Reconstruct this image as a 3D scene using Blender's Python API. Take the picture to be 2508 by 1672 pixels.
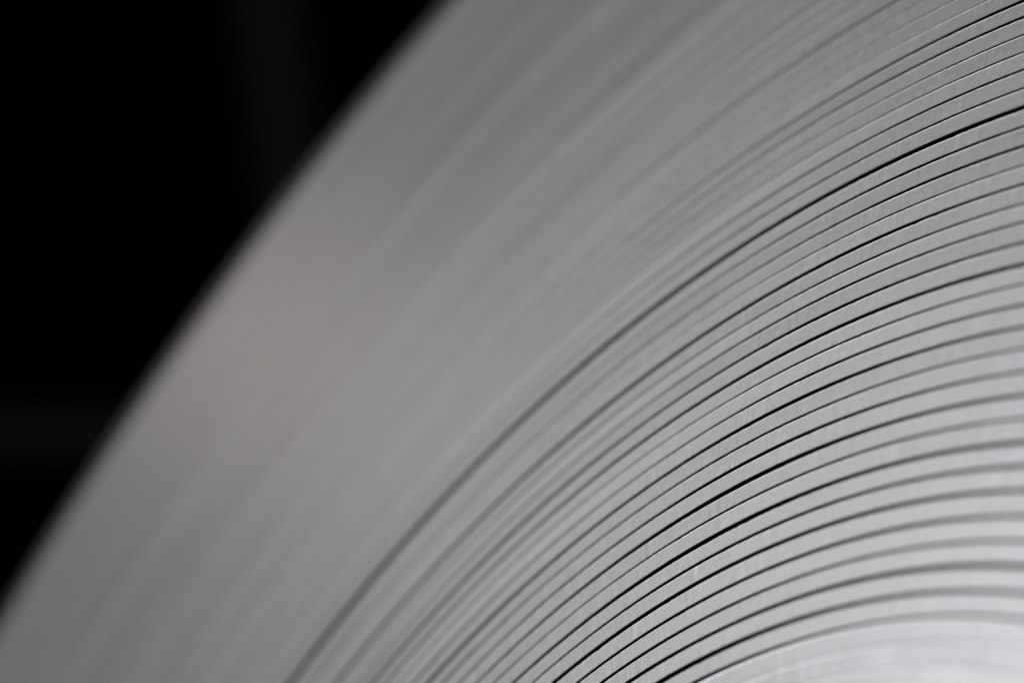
import bpy, math, random
import numpy as np
from mathutils import Matrix, Vector

for o in list(bpy.data.objects):
    bpy.data.objects.remove(o, do_unlink=True)
scene = bpy.context.scene
COL = scene.collection
rng = np.random.default_rng(11)
random.seed(11)

# ------------------------------------------------------------------ camera
WRAP = 0.017                       # radial thickness of the dark outer wrap
R_OUT = 0.8202                     # outermost bright lap
CZ = R_OUT + WRAP                  # coil centre above the floor
CENTRE = Vector((0.0, 0.0, CZ))    # centre of the coil's near end face (y = 0)

cam_data = bpy.data.cameras.new("camera")
cam = bpy.data.objects.new("camera", cam_data)
COL.objects.link(cam)
right = Vector((0.4955, 0.7712, 0.3997)).normalized()
back = Vector((0.8686, -0.4399, -0.2280)).normalized()
upv = back.cross(right).normalized()
right = upv.cross(back).normalized()
M = Matrix((right, upv, back)).transposed().to_4x4()
M.translation = CENTRE + Vector((0.5034, -0.4399, 0.1498))
cam.matrix_world = M
cam_data.sensor_width = 36.0
cam_data.lens = 5830.95 / 2508 * 36.0
cam_data.clip_start = 0.02
cam_data.clip_end = 200
cam_data.dof.use_dof = True
cam_data.dof.focus_distance = 0.818
cam_data.dof.aperture_fstop = 3.4
cam_data.dof.aperture_blades = 0
scene.camera = cam

# ------------------------------------------------------------------ world
world = bpy.data.worlds.new("World")
scene.world = world
world.use_nodes = True
wb = world.node_tree.nodes["Background"]
wb.inputs[0].default_value = (0.010, 0.010, 0.011, 1)
wb.inputs[1].default_value = 0.03

# ------------------------------------------------------------------ lamps
def area(name, loc, target, sx, sy, watts, colour):
    d = bpy.data.lights.new(name, 'AREA')
    d.shape = 'RECTANGLE'
    d.size, d.size_y = sx, sy
    d.energy = watts
    d.color = colour
    o = bpy.data.objects.new(name, d)
    COL.objects.link(o)
    o.location = CENTRE + Vector(loc)
    dirv = (CENTRE + Vector(target)) - o.location
    o.rotation_euler = dirv.to_track_quat('-Z', 'Y').to_euler()
    return o

FOC = (-0.16, 0.0, 0.38)
# broad soft light in front of the face, off to the left: the main light
area("main_lamp", (-1.10, -1.70, 0.75), FOC, 1.6, 1.2, 4.95, (0.985, 0.99, 1.0))
# smaller soft fill light added close to the coil eye: lifts the inner laps
area("eye_fill", (-0.50, -0.90, 0.30), (0.0, 0.0, 0.25), 0.6, 0.6, 3.05, (0.94, 0.97, 1.0))
# weak soft fill light added low on the left: evens out the lower outer laps
area("low_fill", (-1.6, -1.2, -0.3), FOC, 1.0, 1.0, 0.95, (0.98, 0.99, 1.0))
# weak broad fill light added far to the left: fills the outer laps
area("side_fill", (-2.6, -1.2, 0.55), (-0.5, 0.0, 0.4), 1.4, 1.2, 0.75, (1.0, 0.985, 0.97))
# rim light added overhead, level with the face: catches the burred lap edges
area("overhead_rim_light", (-2.2, 0.10, 2.3), FOC, 1.6, 1.0, 1.8, (1.0, 1.0, 1.0))
# small warm lamp far to the left, glancing over the outer laps
area("warm_lamp", (-2.52, -0.84, 0.76), (-0.56, 0.0, 0.38), 0.20, 0.20, 0.50, (1.0, 0.84, 0.75))

scene.view_settings.view_transform = 'Standard'
scene.view_settings.look = 'None'
scene.view_settings.exposure = 0.0
scene.view_settings.gamma = 1.0
scene.view_settings.use_curve_mapping = False
scene.cycles.use_denoising = True
scene.cycles.max_bounces = 6
scene.cycles.sample_clamp_indirect = 4.0

# ------------------------------------------------------------------ materials
class NT:
    def __init__(self, name):
        self.m = bpy.data.materials.new(name)
        self.m.use_nodes = True
        self.t = self.m.node_tree
        self.b = self.t.nodes["Principled BSDF"]
    def n(self, typ, **kw):
        nd = self.t.nodes.new(typ)
        for k, v in kw.items():
            setattr(nd, k, v)
        return nd
    def link(self, a, b):
        self.t.links.new(a, b)
    def val(self, sock, v):
        if hasattr(v, "is_linked") or hasattr(v, "links"):
            self.link(v, sock)
        else:
            sock.default_value = v
    def math(self, op, a, b=0.0, clamp=False):
        nd = self.n("ShaderNodeMath", operation=op, use_clamp=clamp)
        self.val(nd.inputs[0], a); self.val(nd.inputs[1], b)
        return nd.outputs[0]
    def noise(self, vec, scale, detail=3.0, rough=0.5):
        nd = self.n("ShaderNodeTexNoise")
        nd.inputs["Scale"].default_value = scale
        nd.inputs["Detail"].default_value = detail
        nd.inputs["Roughness"].default_value = rough
        self.link(vec, nd.inputs["Vector"])
        return nd.outputs["Fac"]
    def scalevec(self, vec, s, off=None):
        nd = self.n("ShaderNodeVectorMath", operation='MULTIPLY')
        self.link(vec, nd.inputs[0]); nd.inputs[1].default_value = s
        if off is None:
            return nd.outputs[0]
        ad = self.n("ShaderNodeVectorMath", operation='ADD')
        self.link(nd.outputs[0], ad.inputs[0]); self.link(off, ad.inputs[1])
        return ad.outputs[0]
    def ramp(self, fac, lo, hi, a=0.0, b=1.0):
        nd = self.n("ShaderNodeMapRange")
        self.link(fac, nd.inputs[0])
        nd.inputs[1].default_value = lo; nd.inputs[2].default_value = hi
        nd.inputs[3].default_value = a; nd.inputs[4].default_value = b
        return nd.outputs[0]
    def mix(self, fac, a, b):
        nd = self.n("ShaderNodeMix", data_type='RGBA')
        self.val(nd.inputs[0], fac)
        self.val(nd.inputs[6], a); self.val(nd.inputs[7], b)
        return nd.outputs[2]

def steel(name, base, rough, burr=False):
    s = NT(name)
    uv = s.n("ShaderNodeUVMap", uv_map="UVMap").outputs[0]     # u: metres along the lap, v: metres across
    info = s.n("ShaderNodeObjectInfo").outputs["Random"]
    grain = s.noise(s.scalevec(uv, (1, 1, 1)), 1500, 3, 0.7)
    mid = s.noise(s.scalevec(uv, (1, 1, 1)), 420, 3, 0.6)
    stri = s.noise(s.scalevec(uv, (1, 0.06, 1)), 800, 2, 0.6)       # marks running across the thickness
    stmask = s.ramp(s.noise(s.scalevec(uv, (1, 1.0, 1)), 45, 3, 0.6), 0.45, 0.62)
    long_ = s.noise(s.scalevec(uv, (0.05, 1, 1)), 300, 3, 0.55)        # streaks along the lap
    tint_patch = s.noise(s.scalevec(uv, (0.22, 1, 1)), 32, 3, 0.5)           # faint tint patches drawn out along the lap
    tint_patch2 = s.noise(s.scalevec(uv, (0.30, 1, 1)), 21, 2, 0.5)
    # brightness factor
    f = s.math('ADD', s.ramp(grain, 0.25, 0.75, 0.90, 1.10), s.ramp(mid, 0.3, 0.7, -0.025, 0.025))
    f = s.math('ADD', f, s.math('MULTIPLY', s.ramp(stri, 0.35, 0.68, -0.10, 0.13), stmask))
    f = s.math('ADD', f, s.ramp(long_, 0.3, 0.7, -0.03, 0.03))
    f = s.math('ADD', f, s.ramp(info, 0, 1, -0.025, 0.025))
    f = s.math('ADD', f, s.ramp(tint_patch2, 0.3, 0.7, -0.028, 0.028))
    # bright and dark flecks
    vor = s.n("ShaderNodeTexVoronoi"); vor.inputs["Scale"].default_value = 260
    s.link(uv, vor.inputs["Vector"])
    spk = s.ramp(vor.outputs["Distance"], 0.035, 0.075, 1.0, 0.0)
    spsel = s.n("ShaderNodeSeparateColor"); s.link(vor.outputs["Color"], spsel.inputs[0])
    bright = s.math('MULTIPLY', spk, s.math('GREATER_THAN', spsel.outputs[0], 0.93))
    dark = s.math('MULTIPLY', spk, s.math('GREATER_THAN', spsel.outputs[1], 0.96))
    # pale rubbed marks and painted glints lying across the thickness
    v2 = s.n("ShaderNodeTexVoronoi"); v2.inputs["Scale"].default_value = 150
    s.link(s.scalevec(uv, (1, 0.22, 1)), v2.inputs["Vector"])
    sel2 = s.n("ShaderNodeSeparateColor"); s.link(v2.outputs["Color"], sel2.inputs[0])
    rub_glint = s.math('MULTIPLY', s.ramp(v2.outputs["Distance"], 0.05, 0.26, 1.0, 0.0), s.math('GREATER_THAN', sel2.outputs[0], 0.90))
    rub_glint = s.math('MULTIPLY', rub_glint, s.ramp(grain, 0.3, 0.7, 0.4, 1.2))
    f = s.math('ADD', f, s.math('MULTIPLY', rub_glint, 0.17))
    f = s.math('ADD', f, s.math('MULTIPLY', bright, 0.30))
    f = s.math('SUBTRACT', f, s.math('MULTIPLY', dark, 0.35))
    tint = s.mix(s.ramp(tint_patch, 0.55, 0.75), (base, base, base * 1.01, 1), (base * 1.025, base * 0.992, base * 0.97, 1))
    tint = s.mix(s.ramp(tint_patch2, 0.55, 0.72, 0, 0.7), tint, (base * 0.985, base * 0.995, base * 0.985, 1))
    sc = s.n("ShaderNodeVectorMath", operation='SCALE')
    s.link(tint, sc.inputs[0]); s.link(f, sc.inputs["Scale"])
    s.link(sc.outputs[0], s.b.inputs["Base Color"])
    s.b.inputs["Metallic"].default_value = 1.0
    r = s.math('ADD', s.ramp(mid, 0.3, 0.7, rough - 0.05, rough + 0.05), s.ramp(info, 0, 1, -0.025, 0.025))
    r = s.math('ADD', r, s.ramp(tint_patch, 0.3, 0.7, -0.03, 0.03))
    s.link(r, s.b.inputs["Roughness"])
    h = s.math('ADD', s.math('MULTIPLY', grain, 0.7), s.math('MULTIPLY', s.math('MULTIPLY', stri, stmask), 0.9))
    bp = s.n("ShaderNodeBump"); bp.inputs["Strength"].default_value = 0.35
    bp.inputs["Distance"].default_value = 0.00006
    s.link(h, bp.inputs["Height"]); s.link(bp.outputs[0], s.b.inputs["Normal"])
    return s.m

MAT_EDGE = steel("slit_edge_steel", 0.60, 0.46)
MAT_ROLLOVER = steel("highlight_rollover_steel", 0.84, 0.43)  # paler colour paints the bright edge highlight on the tight laps
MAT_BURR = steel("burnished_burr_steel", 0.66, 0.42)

def mill(name, base, metallic, rough):
    s = NT(name)
    co = s.n("ShaderNodeTexCoord").outputs["Object"]
    n1 = s.noise(co, 14, 5, 0.6)
    c = s.mix(s.ramp(n1, 0.3, 0.7), tuple(x * 0.75 for x in base) + (1,), tuple(x * 1.2 for x in base) + (1,))
    s.link(c, s.b.inputs["Base Color"])
    s.b.inputs["Metallic"].default_value = metallic
    s.link(s.ramp(n1, 0.3, 0.7, rough - 0.06, rough + 0.08), s.b.inputs["Roughness"])
    return s.m

MAT_FACE = mill("gap_shade_rolled_steel", (0.085, 0.085, 0.09), 1.0, 0.45)  # strip sides near black: the shade of the gaps is put into the colour
MAT_WRAP = mill("dark_wrap", (0.085, 0.080, 0.080), 0.0, 0.6)
MAT_BRACE = mill("brown_painted_steel", (0.0210, 0.0160, 0.0045), 0.0, 0.6)
MAT_FLOOR = mill("dark_concrete", (0.040, 0.039, 0.037), 0.0, 0.85)

# ------------------------------------------------------------------ helpers
def mesh_obj(name, verts, faces, mats, parent=None, mat_idx=None, uvs=None, smooth=True):
    me = bpy.data.meshes.new(name)
    me.from_pydata(verts, [], faces)
    for m in mats:
        me.materials.append(m)
    if mat_idx is not None:
        me.polygons.foreach_set("material_index", np.asarray(mat_idx, dtype=np.int32))
    if uvs is not None:
        ul = me.uv_layers.new(name="UVMap")
        ul.data.foreach_set("uv", np.asarray(uvs, dtype=np.float32).ravel())
    me.polygons.foreach_set("use_smooth", np.full(len(me.polygons), smooth))
    me.update()
    o = bpy.data.objects.new(name, me)
    COL.objects.link(o)
    if parent is not None:
        o.parent = parent
    return o

def tag(o, label=None, cat=None, group=None, kind=None):
    for k, v in (("label", label), ("category", cat), ("group", group), ("kind", kind)):
        if v:
            o[k] = v

# ------------------------------------------------------------------ floor under the coil
mesh_obj("floor", [(-9, -7, 0), (7, -7, 0), (7, 9, 0), (-9, 9, 0)], [(0, 1, 2, 3)], [MAT_FLOOR], smooth=False)
tag(bpy.data.objects["floor"], kind="structure")

# ------------------------------------------------------------------ the coil
coil = bpy.data.objects.new("steel_coil", None)
COL.objects.link(coil)
coil.location = (0, 0, CZ)
coil.empty_display_size = 0.2
tag(coil, "large coil of bright grey steel strip wound in many close laps", "metal coil")

WIDTH = 0.42          # strip width (coil length along its axis)

# fine steps over the arc in view, coarse ones round the back
ang = np.concatenate([np.linspace(math.radians(80), math.radians(176), 1000, endpoint=False),
                      np.linspace(math.radians(176), math.radians(440), 180, endpoint=False)])
NS = len(ang)

def wobble(amp, waves, seed):
    r = np.random.default_rng(seed)
    out = np.zeros(NS)
    for w in waves:
        out += np.sin(ang * w + r.uniform(0, 6.283)) * r.uniform(0.4, 1.0)
    return amp * out / max(1, len(waves)) ** 0.5

def lap(index, r_in, r_out, y0, tilt, burr, seed):
    """one turn of strip between radii r_in and r_out (arrays over ang); its slit edge at y0"""
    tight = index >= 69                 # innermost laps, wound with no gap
    bi = 0.00002 if tight else 0.00012
    ro = r_out + wobble(0.000035, [173, 229, 311, 397, 467, 557, 661], seed + 5)
    ri = r_in + wobble(0.00003, [151, 241, 337, 431, 523], seed + 6)
    yw = y0 + wobble(0.00006, [3, 7, 11, 19], seed + 7)
    # small nicks and kinks left by the knife and by handling
    rn = np.random.default_rng(seed + 9)
    ro = ro + rn.normal(0, 0.000022, NS)
    for _ in range(0 if index >= 69 else 14):
        c, w_ = rn.integers(0, 1000), rn.uniform(0.8, 2.2)
        ro = ro - rn.uniform(0.00005, 0.00022) * np.exp(-((np.arange(NS) - c) / w_) ** 2)
    yw = yw + rn.normal(0, 0.000008, NS)
    thick = ro - ri
    tl = math.tan(tilt)
    # uneven burr raised along the outer edge by the slitting knife
    var = np.clip(1 + burr + wobble(0.40, [37, 61, 97, 143, 211, 283, 371, 443], seed + 8), 0.15, 2.2)
    if tight:
        var = 1 + wobble(0.10, [3, 8, 17, 31], seed + 8)
    bw = (0.0010 if tight else 0.00030) * (0.6 + 0.4 * var)
    bh = (0.00018 if tight else 0.000050) * (0.5 + 0.5 * var)
    ytop = yw + tl * thick
    # profile from the back of the outer side, over the burr and the slit edge, to the back of the inner side
    rows = [
        (ro, np.full(NS, WIDTH)),
        (ro, yw + 0.012),
        (ro, ytop + 0.00006),
        (ro - bw * 0.25, ytop - bh),
        (ro - bw, yw + tl * (thick - bw)),
        (ri + thick * 0.5, yw + tl * thick * 0.5),
        (ri + bi, yw),
        (ri, yw + bi),
        (ri, yw + 0.012),
        (ri, np.full(NS, WIDTH)),
    ]
    K = len(rows)
    ca, sa = np.cos(ang), np.sin(ang)
    V = np.empty((K, NS, 3))
    for k, (r, y) in enumerate(rows):
        V[k, :, 0] = r * ca; V[k, :, 1] = y; V[k, :, 2] = r * sa
    rm = float(np.mean(r_in))
    i = np.arange(NS); j = (i + 1) % NS
    u0 = ang * rm
    u1 = np.append(ang[1:], ang[0] + 2 * math.pi) * rm
    acc = [0.0]
    for k in range(K - 1):
        d = np.hypot(np.mean(rows[k + 1][0] - rows[k][0]), np.mean(rows[k + 1][1] - rows[k][1]))
        acc.append(acc[-1] + d)
    vb = index * 0.731
    F, MI, UV = [], [], []
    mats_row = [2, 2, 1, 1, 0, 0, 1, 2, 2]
    for k in range(K - 1):
        F.append(np.stack([k * NS + i, k * NS + j, (k + 1) * NS + j, (k + 1) * NS + i], 1))
        MI.append(np.full(NS, mats_row[k]))
        a = np.full(NS, vb + acc[k]); b = np.full(NS, vb + acc[k + 1])
        UV.append(np.stack([np.stack([u0, a], 1), np.stack([u1, a], 1), np.stack([u1, b], 1), np.stack([u0, b], 1)], 1))
    F.append(np.stack([(K - 1) * NS + i, (K - 1) * NS + j, j, i], 1))       # far edge of the strip
    MI.append(np.full(NS, 0))
    a = np.full(NS, vb); b = np.full(NS, vb + 0.007)
    UV.append(np.stack([np.stack([u0, b], 1), np.stack([u1, b], 1), np.stack([u1, a], 1), np.stack([u0, a], 1)], 1))
    F = np.concatenate(F)
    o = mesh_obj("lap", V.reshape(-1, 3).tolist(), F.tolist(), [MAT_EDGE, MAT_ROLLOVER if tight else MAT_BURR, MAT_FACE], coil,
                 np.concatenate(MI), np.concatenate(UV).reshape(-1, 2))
    o.data.set_sharp_from_angle(angle=math.radians(7))
    return o

# radii of the gap centres, gap 0 to gap 29, as measured; then evenly outward and inward
PITCH = 0.008011
gap_r = {k: r for k, r in enumerate([
    .5224, .5148, .5067, .4987, .4907, .4826, .4742, .4659, .4576, .4497,
    .4418, .4338, .4264, .4184, .4100, .4024, .3946, .3864, .3784, .3702,
    .3619, .3540, .3457, .3379, .3299, .3216, .3138, .3060, .2979, .2901])}
# width of each gap in millimetres
gap_w = dict(enumerate([1.25, .75, .85, .90, .95, .80, 1.6, .80, .95, .70,
                        1.30, .75, .75, 1.0, 1.1, .80, .95, 1.15, 1.0, 1.0,
                        1.15, .80, 1.35, 1.05, 1.3, 1.1, .95, 1.3, 1.25, 1.1]))
for k in range(-37, 0):
    gap_r[k] = 0.5224 + PITCH * (-k) + rng.uniform(-0.0003, 0.0003)
    gap_w[k] = float(rng.uniform(0.15, 0.36))
gap_w[-4] = 1.1; gap_w[-1] = 0.5; gap_w[-2] = 0.6; gap_w[-3] = 0.45; gap_w[-9] = 0.6; gap_w[-31] = 0.45; gap_w[-30] = 0.6; gap_w[-29] = 0.45
gap_r[-37] = R_OUT; gap_w[-37] = 0.3
for k in range(30, 35):
    gap_r[k] = 0.2901 - PITCH * (k - 29) + rng.uniform(-0.0002, 0.0002)
    gap_w[k] = {30: 0.22, 31: 0.10}.get(k, 0.06)

OPENING = {6: 3.2, 10: 0.6, 13: 0.35, 14: 0.35, 17: 0.3, 24: 0.2}    # extra millimetres

def gap_half(k):
    """half width of gap k along the arc, in metres"""
    w = gap_w[k] * 0.001 * (1.45 if k >= 14 else 1.36 if k >= -4 else 1.0)
    var = 1 + wobble(0.22, [2, 3, 5, 9], 900 + k)
    out = 0.5 * w * np.clip(var, 0.45, 1.7)
    if k >= 17:                      # the inner laps lie closer together over the top of the eye
        out = out * np.interp(np.degrees(ang), [92, 114], [0.78, 1.0])
    if k < 6 or k in (7, 8, 9):      # laps that close up further round the coil
        out = out * (1 - 0.62 * np.clip((np.degrees(ang) - 114) / 24, 0, 1))
    if k in OPENING:                 # laps that spread apart further round the coil
        out = out + 0.0005 * OPENING[k] * np.clip((np.degrees(ang) - 108) / 40, 0, 1) * np.clip((250 - np.degrees(ang)) / 40, 0, 1)
    return out

for k in range(-37, 34):          # the lap between gap k (outside) and gap k+1 (inside)
    r_o = gap_r[k] - gap_half(k)
    r_i = gap_r[k + 1] + gap_half(k + 1)
    seed = 1000 + 17 * (k + 40)
    r2 = np.random.default_rng(seed)
    y0 = r2.normal(0, 0.00009)
    tilt = r2.normal(0, math.radians(0.30 if k > -8 else 0.22))
    lap(k + 40, r_i, r_o, y0, tilt, r2.uniform(-0.3, 0.5), seed)

# dark wrap round the outside
def ring(name, r0, r1, y0, y1, mat, parent):
    n = 420
    V, F = [], []
    for i in range(n):
        a = 2 * math.pi * i / n
        for r, y in ((r0, y0), (r1 - 0.001, y0), (r1, y0 + 0.001), (r1, y1), (r0, y1)):
            V.append((r * math.cos(a), y, r * math.sin(a)))
    for i in range(n):
        j = (i + 1) % n
        for k in range(5):
            F.append((i * 5 + k, j * 5 + k, j * 5 + (k + 1) % 5, i * 5 + (k + 1) % 5))
    o = mesh_obj(name, V, F, [mat], parent)
    o.data.set_sharp_from_angle(angle=math.radians(30))
    return o
wrap = ring("outer_wrap", R_OUT + 0.0004, R_OUT + WRAP, 0.0006, WIDTH - 0.0006, MAT_WRAP, coil)
tag(wrap, "dark band round the outermost lap")

# ------------------------------------------------------------------ dim frame behind the coil
frame = bpy.data.objects.new("support_frame", None)
COL.objects.link(frame)
frame.location = (-2.2, 0.9, 0.0)
tag(frame, "dim brown steel frame standing in the dark behind the coil", "frame")

def bar(name, p0, p1, w, d, axis):
    p0, p1 = Vector(p0), Vector(p1)
    z = (p1 - p0).normalized()
    x = (Vector(axis) - z * z.dot(Vector(axis))).normalized()
    y = z.cross(x)
    V = []
    c = 0.006
    prof = [(-w/2 + c, -d/2), (w/2 - c, -d/2), (w/2, -d/2 + c), (w/2, d/2 - c), (w/2 - c, d/2), (-w/2 + c, d/2), (-w/2, d/2 - c), (-w/2, -d/2 + c)]
    for p in (p0, p1):
        for a, b in prof:
            V.append(tuple(p + x * a + y * b - frame.location))
    F = [(i, (i + 1) % 8, 8 + (i + 1) % 8, 8 + i) for i in range(8)] + [tuple(range(7, -1, -1)), tuple(range(8, 16))]
    return mesh_obj(name, V, F, [MAT_BRACE], frame, smooth=False)

pa = CENTRE + Vector((-2.2530, 0.4470, 1.0940))
pb = CENTRE + Vector((-2.2377, 0.5844, 0.8871))
dv = pb - pa
foot = pa + dv * ((0.0 - pa.z) / dv.z)
top = pa - dv * 3.5
bar("brace", foot, top, 0.082, 0.05, right)
qa = CENTRE + Vector((-2.4221, 0.4366, 0.4714))
qb = CENTRE + Vector((-2.3584, 0.5358, 0.5228))
hd = Vector((qb.x - qa.x, qb.y - qa.y, qb.z - qa.z))
bar("crossbeam", qa - hd * 9, qa + hd * 6.2, 0.062, 0.05, upv)
